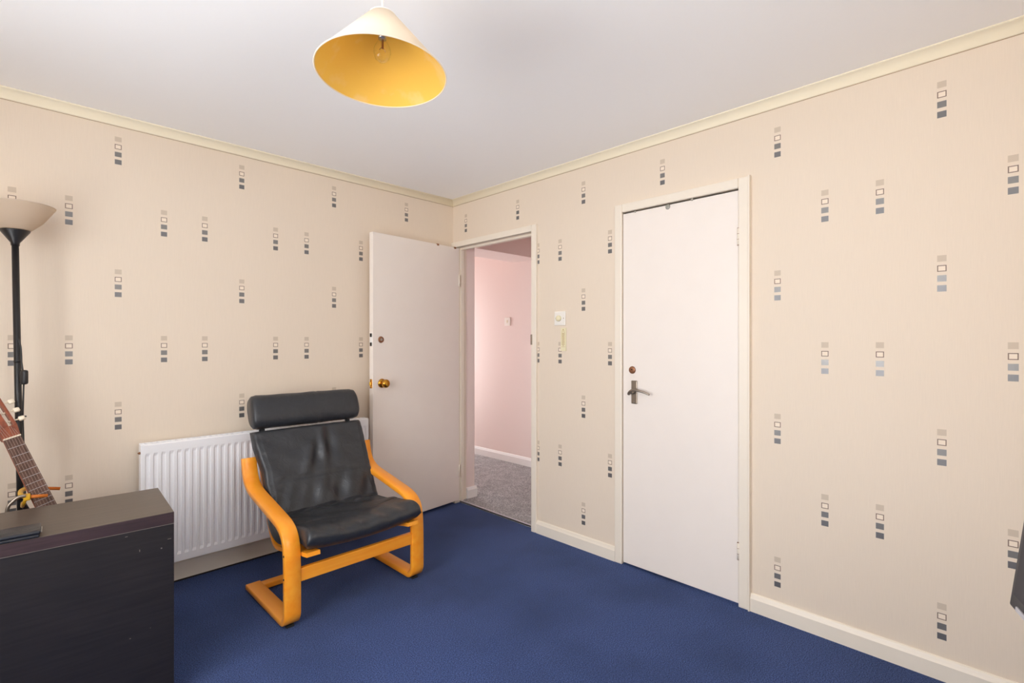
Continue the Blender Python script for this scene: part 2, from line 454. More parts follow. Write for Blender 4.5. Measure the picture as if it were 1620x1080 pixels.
# hall
bm = NB(); box(bm, 3.63, 1.2, 0, 3.73, HY, 2.36); struct('wall_hall_far', bm, M_PINK)
bm = NB(); box(bm, XR+WT-.01, 3.05, 0, 2.625, 3.45, 2.36); struct('wall_hall_return', bm, M_PINK)
bm = NB(); box(bm, XR+WT-.01, 1.2, 0, XR+WT+.01, JY0-.03, 2.36); box(bm, XR+WT-.01, JY0-.03, DTOP+.03, XR+WT+.01, 3.05, 2.36); struct('wall_hall_near', bm, M_PINK)
bm = NB(); box(bm, XR+WT, 1.1, 0, 3.7, 1.2, 2.36); struct('wall_hall_right', bm, M_PINK)
bm = NB(); box(bm, 2.0, 3.45, 0, 2.1, HY, 2.36); box(bm, 2.1, 3.4, 0, 2.625, 3.45, 2.36); struct('wall_hall_left', bm, M_PINK)
bm = NB(); box(bm, 2.1, 3.45, 2.34, XR+WT, HY, 2.39); struct('ceiling_hall_side', bm, M_PINK)
bm = NB(); box(bm, 2.1, 3.45, -.05, XR+.03, HY, .012); struct('floor_hall_side', bm, M_CARPET_H)
bm = NB()
box(bm, 2.0, HY, 0, 3.73, HY+.1, HW_Z0); box(bm, 2.0, HY, HW_Z1, 3.73, HY+.1, 2.36)
box(bm, 2.0, HY, HW_Z0, HW_X0, HY+.1, HW_Z1); box(bm, HW_X1, HY, HW_Z0, 3.73, HY+.1, HW_Z1)
struct('wall_hall_end', bm, M_PINK)
bm = NB()
box(bm, HW_X0, HY+.02, HW_Z0, HW_X1, HY+.08, HW_Z0+.05); box(bm, HW_X0, HY+.02, HW_Z1-.05, HW_X1, HY+.08, HW_Z1)
for xx in (HW_X0, (HW_X0+HW_X1)/2-.025, HW_X1-.05): box(bm, xx, HY+.02, HW_Z0+.05, xx+.05, HY+.08, HW_Z1-.05)
w2 = struct('window_2', bm, M_WHITE, 'white framed hall window')
bm = NB(); box(bm, HW_X0+.05, HY+.045, HW_Z0+.05, (HW_X0+HW_X1)/2-.025, HY+.049, HW_Z1-.05); obj('pane', bm, M_GLASS, w2)
bm = NB(); box(bm, (HW_X0+HW_X1)/2+.025, HY+.045, HW_Z0+.05, HW_X1-.05, HY+.049, HW_Z1-.05); obj('pane', bm, M_GLASS, w2)
bm = NB(); box(bm, 2.625, 3.25, 2.05, 3.63, 3.58, 2.34); struct('trim_hall_beam', bm, M_PINK, 'pink dropped beam across the hall ceiling')

# baseboards
def skirt_profile(h, d):
    return [(0, 0), (d, 0), (d, h-.022), (d*.72, h-.014), (d*.5, h-.004), (d*.25, h), (0, h)]
def skirt(bm, axis, base, sign, a, b_, h, d, z0=0.0):
    """axis 'y': runs along y at x=base; protrudes by sign*d."""
    pr = skirt_profile(h, d); rings = []
    for s in (a, b_):
        rings.append([(base+sign*q, s, z0+z) if axis == 'y' else (s, base+sign*q, z0+z) for q, z in pr])
    t = bmesh.new(); ring_loft(t, rings); fixn(t); merge(bm, t)
SKH = .082
ARCH = .047
bm = NB()
skirt(bm, 'y', XR, -1, YB, C_R-ARCH, SKH, .016); struct('baseboard_right', bm, M_GLOSS, 'cream skirting board beside the closed door')
bm = NB()
skirt(bm, 'y', XR, -1, C_L+ARCH, JY0-ARCH+.004, SKH, .016); struct('baseboard_middle', bm, M_GLOSS, 'short cream skirting board between the two doors')
bm = NB(); skirt(bm, 'x', YL, -1, XW, XR-.02, .11, .016, .010); struct('baseboard_left', bm, M_GLOSS, 'cream skirting board under the radiator')
bm = NB(); box(bm, XW, YL-.012, 0, XR-.02, YL, .010); struct('trim_gap', bm, M_DARK, 'dark gap under the skirting board')
bm = NB(); skirt(bm, 'x', YB, 1, XW, XR, SKH, .016); struct('baseboard_back', bm, M_GLOSS)
bm = NB(); skirt(bm, 'y', XW, 1, YB, YL-.02, SKH, .016); struct('baseboard_window', bm, M_GLOSS)
bm = NB(); skirt(bm, 'y', 3.63, -1, 1.2, HY, .085, .016, .012); struct('baseboard_hall_far', bm, M_WHITE, 'white skirting board along the far hall wall')
bm = NB(); skirt(bm, 'x', 3.05, -1, XR+WT+.005, 2.641, .085, .016, .012); skirt(bm, 'y', 2.625, 1, 3.05, 3.45, .085, .016, .012)
struct('baseboard_hall_return', bm, M_WHITE, 'white skirting block beside the open doorway')

# coving
def coving(bm, axis, base, sign, a, b_):
    P = .042; D = .042
    pr = [(0, ZC), (P, ZC), (P, ZC-.006)]
    for k in range(1, 8):
        t = k/8*math.pi/2
        pr.append((P-(P-.006)*math.sin(t), ZC-.006-(D-.012)*(1-math.cos(t))))
    pr += [(.006, ZC-D+.006), (.006, ZC-D), (0, ZC-D)]
    rings = []
    for s, mit in ((a, 1), (b_, -1)):
        rings.append([(base+sign*q, s+mit*q, z) if axis == 'y' else (s+mit*q, base+sign*q, z) for q, z in pr])
    t = bmesh.new(); ring_loft(t, rings); fixn(t); merge(bm, t)
for nm, ax, ba, sg, a, b_ in (('trim_coving_left', 'x', YL, -1, XW, XR), ('trim_coving_right', 'y', XR, -1, YB, YL), ('trim_coving_back', 'x', YB, 1, XW, XR), ('trim_coving_window', 'y', XW, 1, YB, YL)):
    bm = NB(); coving(bm, ax, ba, sg, a, b_); cv = struct(nm, bm, M_COVE, 'cream coving along the ceiling', smooth=40)
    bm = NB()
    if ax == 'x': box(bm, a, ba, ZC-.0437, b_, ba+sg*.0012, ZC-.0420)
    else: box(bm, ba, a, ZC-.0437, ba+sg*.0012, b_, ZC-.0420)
    obj('joint_shadow_line', bm, M_CRACK_SHADOW, cv)['label'] = 'thin brown painted shadow line at the joint under the coving'  # shadow along the coving joint, painted as a thin brown strip

# door linings and architraves
def architrave(bm, y0, y1, ztop, w, d, left=True):
    """Flat moulding round an opening y0..y1 on the right wall, with a rounded room-side edge."""
    x0, x1 = XR-d, XR+.004
    box(bm, x0, y0-w, 0, x1, y0, ztop+w, .005)
    box(bm, x0, y1, 0, x1, y1+(w if left else YL-y1), ztop+w, .005)
    box(bm, x0, y0, ztop, x1, y1, ztop+w, .005)
bm = NB(); architrave(bm, JY0, JY1, DTOP, .043, .018, False)
box(bm, XR-.016, JY0-.03, 0, XR+WT, JY0, DTOP); box(bm, XR-.016, JY1, 0, XR+WT, JY1+.03, DTOP); box(bm, XR-.016, JY0-.03, DTOP, XR+WT, JY1+.03, DTOP+.03)
box(bm, XR+.035, JY0, .012, XR+.065, JY0+.013, DTOP-.013); box(bm, XR+.035, JY1-.013, .012, XR+.065, JY1, DTOP-.013); box(bm, XR+.035, JY0, DTOP-.013, XR+.065, JY1, DTOP)
t1 = struct('trim_doorway', bm, M_GLOSS, 'cream door frame of the open doorway')
kp = PX(840, 537, XR).z
bm = NB(); box(bm, XR-.012, JY0-.001, kp-.032, XR+.03, JY0+.004, kp+.032, .001); box(bm, XR-.021, JY0-.012, kp-.034, XR-.012, JY0+.003, kp+.034, .002)
obj('strike_plate', bm, M_PEWTER, t1)['label'] = 'dark metal keeper plate'
bm = NB(); architrave(bm, C_R, C_L, C_TOP, ARCH, .018)
box(bm, XR-.014, C_R-.03, 0, XR+.07, C_R-.003, C_TOP); box(bm, XR-.014, C_L+.003, 0, XR+.07, C_L+.03, C_TOP); box(bm, XR-.014, C_R-.03, C_TOP+.006, XR+.07, C_L+.03, C_TOP+.03)
# conduit strip beside the closet frame that stands prouder than the frame
t2 = struct('trim_closet', bm, M_GLOSS, 'cream door frame round the closed door')
bm = NB(); box(bm, XR-.024, C_R-ARCH-.006, 0, XR+.002, C_R-ARCH+.001, C_TOP+ARCH+.002, .001); obj('edge_bead', bm, M_GLOSS, t2)
bm = NB(); box(bm, XR+.03, JY0-.002, 0, XR+.045, JY1, .016, .004); struct('trim_threshold', bm, M_SILVER, 'thin metal carpet bar in the doorway')

# ------------------------------------------------------------------ closed door
bm = NB(); box(bm, XR-.006, C_R+.003, .012, XR+.034, C_L-.003, C_TOP-.008, .002)
d2 = struct('door_2', bm, M_DOOR, 'closed flush cream door with a lever handle')
bm = NB(); box(bm, XR+.036, C_R-.03, 0, XR+.08, C_L+.03, C_TOP+.03); struct('wall_closet_back', bm, M_DARK)
DX = XR-.006
hp = PX(1004, 620, DX)
bm = NB(); box(bm, DX-.006, hp.y-.0185, hp.z-.064, DX, hp.y+.0185, hp.z+.064, .004)
hd = obj('handle_plate', bm, M_PEWTER, d2); hd['label'] = 'aged nickel lever handle plate'
bm = NB()
lathe(bm, [(.0001, 0), (.011, 0), (.010, .03), (.0001, .03)], 16, frame_to((DX-.004, hp.y+.004, hp.z+.002), (-1, 0, 0)))
pts = smooth_path([(DX-.032, hp.y+.018, hp.z-.010), (DX-.04, hp.y+.008, hp.z+.002), (DX-.046, hp.y-.015, hp.z+.014), (DX-.046, hp.y-.05, hp.z+.014), (DX-.042, hp.y-.085, hp.z+.006), (DX-.038, hp.y-.112, hp.z-.004)], 5)
tube(bm, pts, [.0085-.0035*k/len(pts) for k in range(len(pts))], 10)
obj('lever', bm, M_PEWTER, hd, 40)
bm = NB(); lathe(bm, [(.0001, 0), (.004, 0), (.004, .0015), (.0001, .0015)], 12, frame_to((DX-.006, hp.y, hp.z-.055), (-1, 0, 0))); obj('screw', bm, M_STEEL, hd)
lp = PX(1000.4, 585, DX)
bm = NB(); lathe(bm, [(.0001, 0), (.021, 0), (.020, .004), (.014, .006), (.0001, .006)], 24, frame_to((DX, lp.y, lp.z), (-1, 0, 0))); lk = obj('lock_rose', bm, M_BRONZE, d2, 40); lk['label'] = 'round bronze lock rose'
bm = NB(); lathe(bm, [(.0001, 0), (.0035, 0), (.0035, .002), (.0001, .002)], 10, frame_to((DX-.006, lp.y, lp.z+.003), (-1, 0, 0))); obj('keyhole', bm, M_DARK, lk)
for px, py in ((1168.5, 375), (1170, 870)):
    p = PX(px, py, XR)
    bm = NB(); tube(bm, [(XR-.014, C_R, p.z-.04), (XR-.014, C_R, p.z+.04)], .006, 10)
    hg = obj('hinge', bm, M_GLOSS, d2, 40)
    bm = NB()
    for zz in (-.04, -.013, .013, .04): lathe(bm, [(.0001, -.0008), (.0064, -.0008), (.0064, .0008), (.0001, .0008)], 10, Matrix.Translation((XR-.014, C_R, p.z+zz)))
    obj('knuckle_joint', bm, M_BRONZE, hg)
for px, py, rr in ((1056.5, 327, .014), (1095, 315.5, .007), (1005, 335, .006)):
    p = PX(px, py, DX)
    bm = NB(); t = bmesh.new(); lathe(t, [(.0001, 0), (rr, 0), (rr*.9, .003), (.0001, .003)], 18); t.transform(frame_to((DX, p.y, p.z), (-1, 0, 0)) @ Matrix.Diagonal((1, 1, 1, 1))); merge(bm, t)
    obj('adhesive_pad', bm, M_PAD, d2, 40)

# ------------------------------------------------------------------ open door
HNG = Vector((XR+.018, 3.035, 0)); FRE = Vector((1.679, 2.971, 0))
dv = (FRE-HNG); DW = dv.length; ang = math.atan2(dv.y, dv.x)
MD = Matrix.Translation(HNG) @ Matrix.Rotation(ang, 4, 'Z')       # local x: hinge -> free edge; local -y (after the turn, +y) room side
# local +y points towards the camera side because the leaf runs in -x
bm = NB(); box(bm, 0, -.04, .022, DW, 0, ZD, .002, 2, MD)
d1 = struct('door_1', bm, M_DOOR, 'open flush cream door with a brass knob, swung back towards the wall')
def door_pt(px, py):
    """Local (along, height) on the visible face of the open leaf."""
    n = MD.to_3x3() @ Vector((0, 1, 0)); r = ray(px, py); o = Vector((0, 0, CAMH))
    t = (HNG-o).dot(n)/r.dot(n); q = MD.inverted() @ (o+r*t); return q.x, q.z
kx, kz = door_pt(604, 606)
kx = DW-.068
bm = NB(); lathe(bm, [(.0001, 0), (.030, 0), (.031, .004), (.026, .010), (.013, .014), (.0001, .014)], 28, MD @ frame_to((kx, 0, kz), (0, 1, 0)))
rs = obj('knob_rose', bm, M_BRASS, d1, 50); rs['label'] = 'round brass rose'
bm = NB(); lathe(bm, [(.0001, .012), (.012, .012), (.012, .026), (.022, .032), (.028, .042), (.028, .052), (.023, .060), (.010, .064), (.0001, .064)], 28, MD @ frame_to((kx, 0, kz), (0, 1, 0)))
obj('knob', bm, M_BRASS, rs, 60)['label'] = 'polished brass door knob'
lx_, lz_ = door_pt(602, 537)
bm = NB(); lathe(bm, [(.0001, 0), (.022, 0), (.021, .004), (.015, .006), (.0001, .006)], 24, MD @ frame_to((DW-.062, 0, lz_), (0, 1, 0)))
rl = obj('lock_rose', bm, M_BRONZE, d1, 40); rl['label'] = 'round bronze lock rose'
bm = NB(); lathe(bm, [(.0001, 0), (.009, 0), (.009, .002), (.0001, .002)], 16, MD @ frame_to((DW-.062, .006, lz_), (0, 1, 0))); obj('cylinder', bm, M_STEEL, rl)
bm = NB(); box(bm, DW-.001, -.032, lz_-.042, DW+.002, -.008, lz_+.042, .0005, 1, MD); box(bm, DW+.001, -.026, lz_-.01, DW+.006, -.014, lz_+.01, .0005, 1, MD)
lpz = obj('lock_forend', bm, M_WHITE, d1)
for zz in (-.03, .03):
    bm = NB(); box(bm, DW+.001, -.031, lz_+zz-.013, DW+.003, -.009, lz_+zz+.011, .0005, 1, MD); obj('lock_slot', bm, M_DARK, lpz)
bm = NB(); box(bm, DW-.001, -.032, kz-.03, DW+.002, -.008, kz+.03, .0005, 1, MD); box(bm, DW+.001, -.027, kz-.012, DW+.012, -.013, kz+.012, .002, 1, MD)
obj('latch', bm, M_BRASS, d1)
for px in (693, 720):
    ax_, az_ = door_pt(px, 386)
    bm = NB(); box(bm, ax_-.010, -.012, ZD-.010, ax_+.010, .002, ZD+.004, .001, 1, MD); obj('top_clip', bm, M_BRONZE, d1)
for zz in (.25, 1.72):
    bm = NB(); tube(bm, [MD @ Vector((.004, .006, zz-.045)), MD @ Vector((.004, .006, zz+.045))], .006, 10); obj('hinge', bm, M_GLOSS, d1, 40)

# ------------------------------------------------------------------ switches and the hanging strip
def wall_switch(name, label, x, p, w, mat_rocker):
    t = thing(name, label, 'light switch', (x, p.y, p.z))
    bm = NB(); box(bm, x-.010, p.y-w/2, p.z-w/2, x, p.y+w/2, p.z+w/2, .003); obj('face_plate', bm, M_PLAS_WHITE, t)
    return t
sp = PX(887, 503.5, XR)
sw = wall_switch('light_switch', 'square white light switch plate with a round knob on the patterned wallpaper', XR, sp, .088, None)
bm = NB(); lathe(bm, [(.0001, 0), (.019, 0), (.018, .010), (.012, .014), (.0001, .014)], 24, frame_to((XR-.010, sp.y+.006, sp.z), (-1, 0, 0))); obj('dimmer_knob', bm, M_PLAS_CREAM, sw, 40)
for s in (-1, 1):
    bm = NB(); lathe(bm, [(.0001, 0), (.003, 0), (.003, .001), (.0001, .001)], 10, frame_to((XR-.010, sp.y+s*.031, sp.z), (-1, 0, 0))); obj('screw', bm, M_PEWTER, sw)
hp2 = PX(803.5, 508.5, 3.63)
hs = wall_switch('light_switch', 'small white rocker switch on the pink hall wall', 3.63, hp2, .084, None)
bm = NB(); box(bm, 3.63-.014, hp2.y-.006, hp2.z-.014, 3.63-.009, hp2.y+.006, hp2.z+.014, .002); obj('rocker', bm, M_PLAS_CREAM, hs)
q0, q1 = PX(887.8, 518, XR), PX(896.3, 555, XR)
yc = (q0.y+q1.y)/2
st = thing('wall_plaque', 'narrow pale yellow strip hanging below the light switch', 'wall plaque', (XR, yc, q1.z))
bm = NB(); box(bm, XR-.006, q1.y, q1.z, XR-.001, q0.y, q0.z-.002, .001); obj('plaque', bm, M_PLAS_CREAM, st)
M_MARK = simple('brown_mark', lin(188, 160, 96), .6)
bm = NB()
n = 9; za, zb = q0.z-.035, q1.z+.038
for k in range(n):
    z = za+(zb-za)*k/(n-1)
    for s in (-1, 1):
        Mq = Matrix.Translation((XR-.0065, yc+s*.006, z)) @ Matrix.Rotation(s*.7, 4, 'X')
        box(bm, -.0008, -.007, -.0012, .0008, .007, .0012, 0, 1, Mq)
for z in (za+.012, zb-.012): box(bm, XR-.0072, yc-.013, z-.001, XR-.0058, yc+.013, z+.001)
lathe(bm, [(.0001, 0), (.004, 0), (.004, .0008), (.0001, .0008)], 12, frame_to((XR-.006, yc, q0.z-.014), (-1, 0, 0)))
obj('zigzag_print', bm, M_MARK, st)

# ------------------------------------------------------------------ radiator
RY = 2.985
RX0, RX1 = PY(224, 703, RY).x, PY(583, 660, RY).x
RZ1 = PY(224, 704, RY).z; RZ0 = RZ1-.61
rad = thing('radiator', 'white ribbed panel radiator under the patterned wallpaper behind the armchair', 'radiator', ((RX0+RX1)/2, RY+.03, RZ0))
bm = NB()
nr = 36; pit = (RX1-RX0-.02)/nr
def rib_y(k):  # local phase to depth
    return [(0.0, .000), (.10, .000), (.22, .007), (.58, .007), (.70, .000)]
xs = [(RX0, .0), (RX0+.01, .0)]
for k in range(nr):
    for ph, dy in ((.10, .0), (.20, .006), (.62, .006), (.74, .0)): xs.append((RX0+.01+pit*(k+ph), dy))
xs += [(RX1-.01, .0), (RX1, .0)]
rows = [(RZ0, 0.0), (RZ0+.036, 0.0), (RZ0+.050, 1.0), (RZ1-.060, 1.0), (RZ1-.044, 0.0), (RZ1-.006, 0.0), (RZ1, 0.0)]
V = [[bm.verts.new((x, RY+dy*w+(.006 if i == len(rows)-1 else 0), z)) for x, dy in xs] for i, (z, w) in enumerate(rows)]
for a, b_ in zip(V[:-1], V[1:]):
    for i in range(len(xs)-1): bm.faces.new((a[i], a[i+1], b_[i+1], b_[i]))
# returns
box(bm, RX0, RY+.001, RZ0, RX0+.006, RY+.014, RZ1-.003); box(bm, RX1-.006, RY+.001, RZ0, RX1, RY+.014, RZ1-.003)
box(bm, RX0, RY+.010, RZ0+.001, RX1, RY+.016, RZ1-.003)
obj('front_panel', bm, M_RAD, rad)
bm = NB(); box(bm, RX0+.012, RY+.018, RZ0+.02, RX1-.012, RY+.056, RZ1-.012); obj('convector', bm, M_RADIN, rad)
bm = NB()
box(bm, RX0-.002, RY+.016, RZ1-.012, RX1+.002, RY+.021, RZ1+.001, .001); box(bm, RX0-.002, RY+.052, RZ1-.012, RX1+.002, RY+.057, RZ1+.001, .001)
k = 0
x = RX0
while x < RX1-.02:
    box(bm, x, RY+.020, RZ1-.006, x+.016, RY+.053, RZ1-.002); x += .026
obj('top_grille', bm, M_RAD, rad)
for xx in (RX0-.003, RX1-.002):
    bm = NB(); box(bm, xx, RY+.004, RZ0+.006, xx+.005, RY+.058, RZ1-.002, .002); obj('side_panel', bm, M_RAD, rad)
bm = NB(); lathe(bm, [(.0001, 0), (.006, 0), (.006, .008), (.0001, .008)], 12, frame_to((RX0-.002, RY+.012, RZ1-.04), (-1, 0, 0))); lathe(bm, [(.0001, .008), (.003, .008), (.003, .012), (.0001, .012)], 8, frame_to((RX0-.002, RY+.012, RZ1-.04), (-1, 0, 0)))
obj('bleed_valve', bm, M_BRONZE, rad, 40)
for xx in (RX0+.2, RX1-.2):
    bm = NB(); box(bm, xx-.015, RY+.05, RZ0+.05, xx+.015, YL, RZ1-.05, .001); obj('bracket', bm, M_RAD, rad)
bm = NB(); tube(bm, smooth_path([(RX0-.004, RY+.012, RZ0+.045), (RX0-.04, RY+.012, RZ0+.045), (RX0-.05, RY+.014, RZ0+.03), (RX0-.05, RY+.014, 0)], 5), .0075, 10)
lathe(bm, [(.0001, 0), (.016, 0), (.018, .03), (.016, .06), (.0001, .06)], 16, Matrix.Translation((RX0-.05, RY+.014, RZ0+.05)))
obj('valve', bm, M_WHITE, rad, 40)

# ------------------------------------------------------------------ armchair
CXL0, CXL1, CXR0, CXR1 = .828, .898, 1.473, 1.543
chair = thing('armchair', 'bentwood armchair with a black leather cushion and headrest in front of the radiator', 'armchair', (1.185, 2.46, 0))
TH = .026
prof = [(2.765, .655), (2.752, .600), (2.728, .553), (2.688, .525), (2.63, .508), (2.52, .488), (2.43, .4715), (2.345, .456)]
path = smooth_path([(y, z, 0) for y, z in prof], 4)
# front bend, leg, floor bend, runner
A = Vector((2.345, .456, 0))
bend = smooth_path([(2.345, .456, 0), (2.300, .445, 0), (2.258, .425, 0), (2.226, .392, 0), (2.210, .345, 0), (2.204, .28, 0), (2.202, .18, 0), (2.202, .07, 0)], 4)
path += bend[1:]
rad_ = .062
for k in range(1, 9):
    a = k/8*math.pi/2
    path.append(Vector((2.202+rad_*(1-math.cos(a)), .008+rad_-rad_*math.sin(a)*1.0, 0)))
path += [Vector((2.45, .008, 0)), Vector((2.712, .008, 0))]
def side_frame(x0, x1):
    bm = NB(); rings = []
    n = len(path); off = []
    for i, p in enumerate(path):
        d = (path[min(i+1, n-1)]-path[max(i-1, 0)]).normalized()
        nn = Vector((-d.y, d.x, 0))           # towards the inside of the loop
        if i > n-4: nn = Vector((0, 1, 0))
        off.append(p+nn*TH)
    e = .003
    for p, q in zip(path, off):
        m = (q-p).normalized()*e
        o_, i_ = p, q
        rings.append([(x0+e, o_.x, o_.y), (x1-e, o_.x, o_.y), (x1, o_.x+m.x, o_.y+m.y), (x1, i_.x-m.x, i_.y-m.y), (x1-e, i_.x, i_.y), (x0+e, i_.x, i_.y), (x0, i_.x-m.x, i_.y-m.y), (x0, o_.x+m.x, o_.y+m.y)])
    ring_loft(bm, rings); fixn(bm); return bm
for x0, x1 in ((CXL0, CXL1), (CXR0, CXR1)):
    f = obj('side_frame', side_frame(x0, x1), M_BIRCH, chair, 50)
    for yy in (2.245, 2.68):
        bm = NB(); box(bm, x0+.018, yy-.014, 0, x1-.018, yy+.014, .0095, .002); obj('foot_pad', bm, M_RUBBER, f)
    for zz in (.225, .325):
        for xb, s in ((x0, -1), (x1, 1)):
            bm = NB(); lathe(bm, [(.0001, 0), (.005, 0), (.004, .002), (.0001, .002)], 10, frame_to((xb, 2.215, zz), (s, 0, 0)))
            obj('bolt', bm, M_RUBBER, f)
bm = NB(); box(bm, CXL1-.003, 2.209, .196, CXR0+.003, 2.233, .254, .003); obj('front_rail', bm, M_BIRCH_X, chair)
bm = NB(); box(bm, CXL1-.003, 2.650, .008, CXR0+.003, 2.700, .034, .004); obj('rear_rail', bm, M_BIRCH_X, chair)
# seat rails: bent strips under the cushion, front tip to top of the back
sr = smooth_path([(2.150, .318, 0), (2.25, .300, 0), (2.42, .255, 0), (2.55, .222, 0), (2.63, .228, 0), (2.70, .300, 0), (2.75, .41, 0), (2.82, .56, 0), (2.872, .68, 0), (2.890, .72, 0)], 4)
def strip(x0, x1, pts, th, sh=0.0):
    bm = NB(); rings = []; n = len(pts)
    for i, p in enumerate(pts):
        d = (pts[min(i+1, n-1)]-pts[max(i-1, 0)]).normalized(); q = p+Vector((-d.y, d.x, 0))*th
        e = sh*min(1, max(0, (p.x-2.2)/.3))
        rings.append([(x0+e, p.x, p.y), (x1+e, p.x, p.y), (x1+e, q.x, q.y), (x0+e, q.x, q.y)])
    ring_loft(bm, rings); fixn(bm); return bm
for x0, x1, sh_ in ((CXL1+.002, CXL1+.062, .03), (CXR0-.062, CXR0-.002, -.03)):
    obj('seat_rail', strip(x0, x1, sr, .018, sh_), M_BIRCH, chair, 50)
for y, z in ((2.42, .262), (2.56, .226)):
    bm = NB(); box(bm, CXL1+.05, y-.02, z-.012, CXR0-.05, y+.02, z, .003); obj('slat', bm, M_BIRCH_X, chair)
bm = NB(); box(bm, CXL1+.05, 2.825, .54, CXR0-.05, 2.843, .60, .003); obj('slat', bm, M_BIRCH_X, chair)

# cushion: one padded surface from the front lip to the top of the back
cp = smooth_path([(2.150, .372, 0), (2.19, .392, 0), (2.27, .388, 0), (2.37, .371, 0), (2.47, .353, 0), (2.545, .345, 0), (2.590, .362, 0), (2.622, .410, 0), (2.675, .510, 0), (2.74, .635, 0), (2.800, .745, 0), (2.815, .773, 0)], 12)
random.seed(4)
def cushion():
    bm = NB()
    n = len(cp)
    L = [0.0]
    for a, b_ in zip(cp[:-1], cp[1:]): L.append(L[-1]+(b_-a).length)
    tot = L[-1]; nu = 84
    X0, X1 = .901, 1.493
    junc = None
    for i, p in enumerate(cp):
        if p.x > 2.575 and junc is None: junc = L[i]/tot
    seam_back = junc+(1-junc)*.42
    seam_seat = junc*.42
    top, bot = [], []
    for i, p in enumerate(cp):
        d = (cp[min(i+1, n-1)]-cp[max(i-1, 0)]).normalized()
        nn = Vector((-d.y, d.x, 0)); v = L[i]/tot
        # end rounding
        e = min(v, 1-v)*tot
        endf = math.sqrt(max(0, 1-(1-min(1, e/.035))**2))
        rt, rb = [], []
        for k in range(nu+1):
            s = k/nu
            wide = min(1, max(0, (p.y-.58)/.12)); xa = X0-.022*wide; x = xa+(X1+.004*wide-xa)*s
            em = min(s, 1-s)*(X1-X0)
            sidef = math.sqrt(max(0, 1-(1-min(1, em/.030))**2))
            f = endf*sidef
            h = .036+.012*math.sin(math.pi*s)*(.6+.4*math.sin(math.pi*v))
            # seams
            g = 0.0
            g += .0045*math.exp(-((v-seam_back+.010*math.sin(3.1*s))/.005)**2)
            g += .0030*math.exp(-((v-seam_seat-.03*(s-.5))/.005)**2)
            for es in (.045, .955): g += .0035*math.exp(-((s-es)/.006)**2)
            # wrinkles
            w = 0.0
            if v > junc:
                q = (v-junc)/(1-junc)
                w += .0075*math.exp(-((s-.56-.10*(q-.8))/.035)**2)*math.exp(-((q-.72)/.20)**2)
                w -= .0065*math.exp(-((s-.64-.10*(q-.8))/.045)**2)*math.exp(-((q-.74)/.20)**2)
                w += .0060*math.exp(-((s-.40-.35*(q-.62))/.05)**2)*math.exp(-((q-.62)/.16)**2)
                w -= .0045*math.exp(-((s-.48-.35*(q-.62))/.04)**2)*math.exp(-((q-.62)/.16)**2)
                fan = math.exp(-((q-.22)/.17)**2)
                w += .0052*fan*math.sin(26*(s-.5)+9*q*(1 if s < .5 else -1)*abs(s-.5)*2+2.0)*math.exp(-((s-.62)/.30)**2)
                w += .0012*fan*math.sin(47*(s-.5)-14*q+1.0)
                w += .0010*math.sin(19*s+13*q)*math.sin(11*q+2)
                edge = math.exp(-((s-.03)/.06)**2)+math.exp(-((s-.97)/.06)**2)
                w += .0006*edge*math.sin(60*q+25*s)
            else:
                q = v/junc
                w += .0018*math.exp(-((q-.92)/.10)**2)*math.sin(30*s+3*q)
                w += .0013*math.sin(13*s+5*q)*math.sin(6*q+1)
                w += .0030*math.exp(-((q-.12)/.10)**2)*math.sin(34*s+4*q)*.6
                w += .0016*math.sin(9*(s-.3)+16*q)*math.exp(-((q-.6)/.35)**2)
                w += .0012*math.sin(40*q*(1.2-s)+3*s)*math.exp(-((s-.85)/.25)**2)
                w -= .005*math.exp(-((s-.5)/.3)**2)*(1-q)*.8
            # crease of the fold
            c = -.010*math.exp(-((v-junc)/.018)**2)
            u_ = nn*(h*f+(2.7*w-1.6*g+c)*f)
            b_ = nn*(-(.034+.022*math.exp(-(v/.2)**2)+.052*math.exp(-((v-junc+.03)/.15)**2))*f)
            inset = 0
            sag = -.026*math.sin(math.pi*s)**.7*max(0, 1-v/junc) if v < junc else 0.0
            rt.append(bm.verts.new((x, p.x+u_.x, p.y+u_.y+sag)))
            rb.append(bm.verts.new((x, p.x+b_.x, p.y+b_.y+sag)) if 0 < k < nu and 0 < i < n-1 else rt[-1])
        top.append(rt); bot.append(rb)
    for G, flip in ((top, False), (bot, True)):
        for i in range(n-1):
            for k in range(nu):
                q = [G[i][k], G[i][k+1], G[i+1][k+1], G[i+1][k]]
                q2 = []
                for v_ in q:
                    if v_ not in q2: q2.append(v_)
                if len(q2) < 3: continue
                if flip: q2.reverse()
                try: bm.faces.new(q2)
                except ValueError: pass
    bmesh.ops.remove_doubles(bm, verts=list(bm.verts), dist=1e-5)
    fixn(bm); return bm
obj('cushion', cushion(), M_LEATHER, chair, 80)
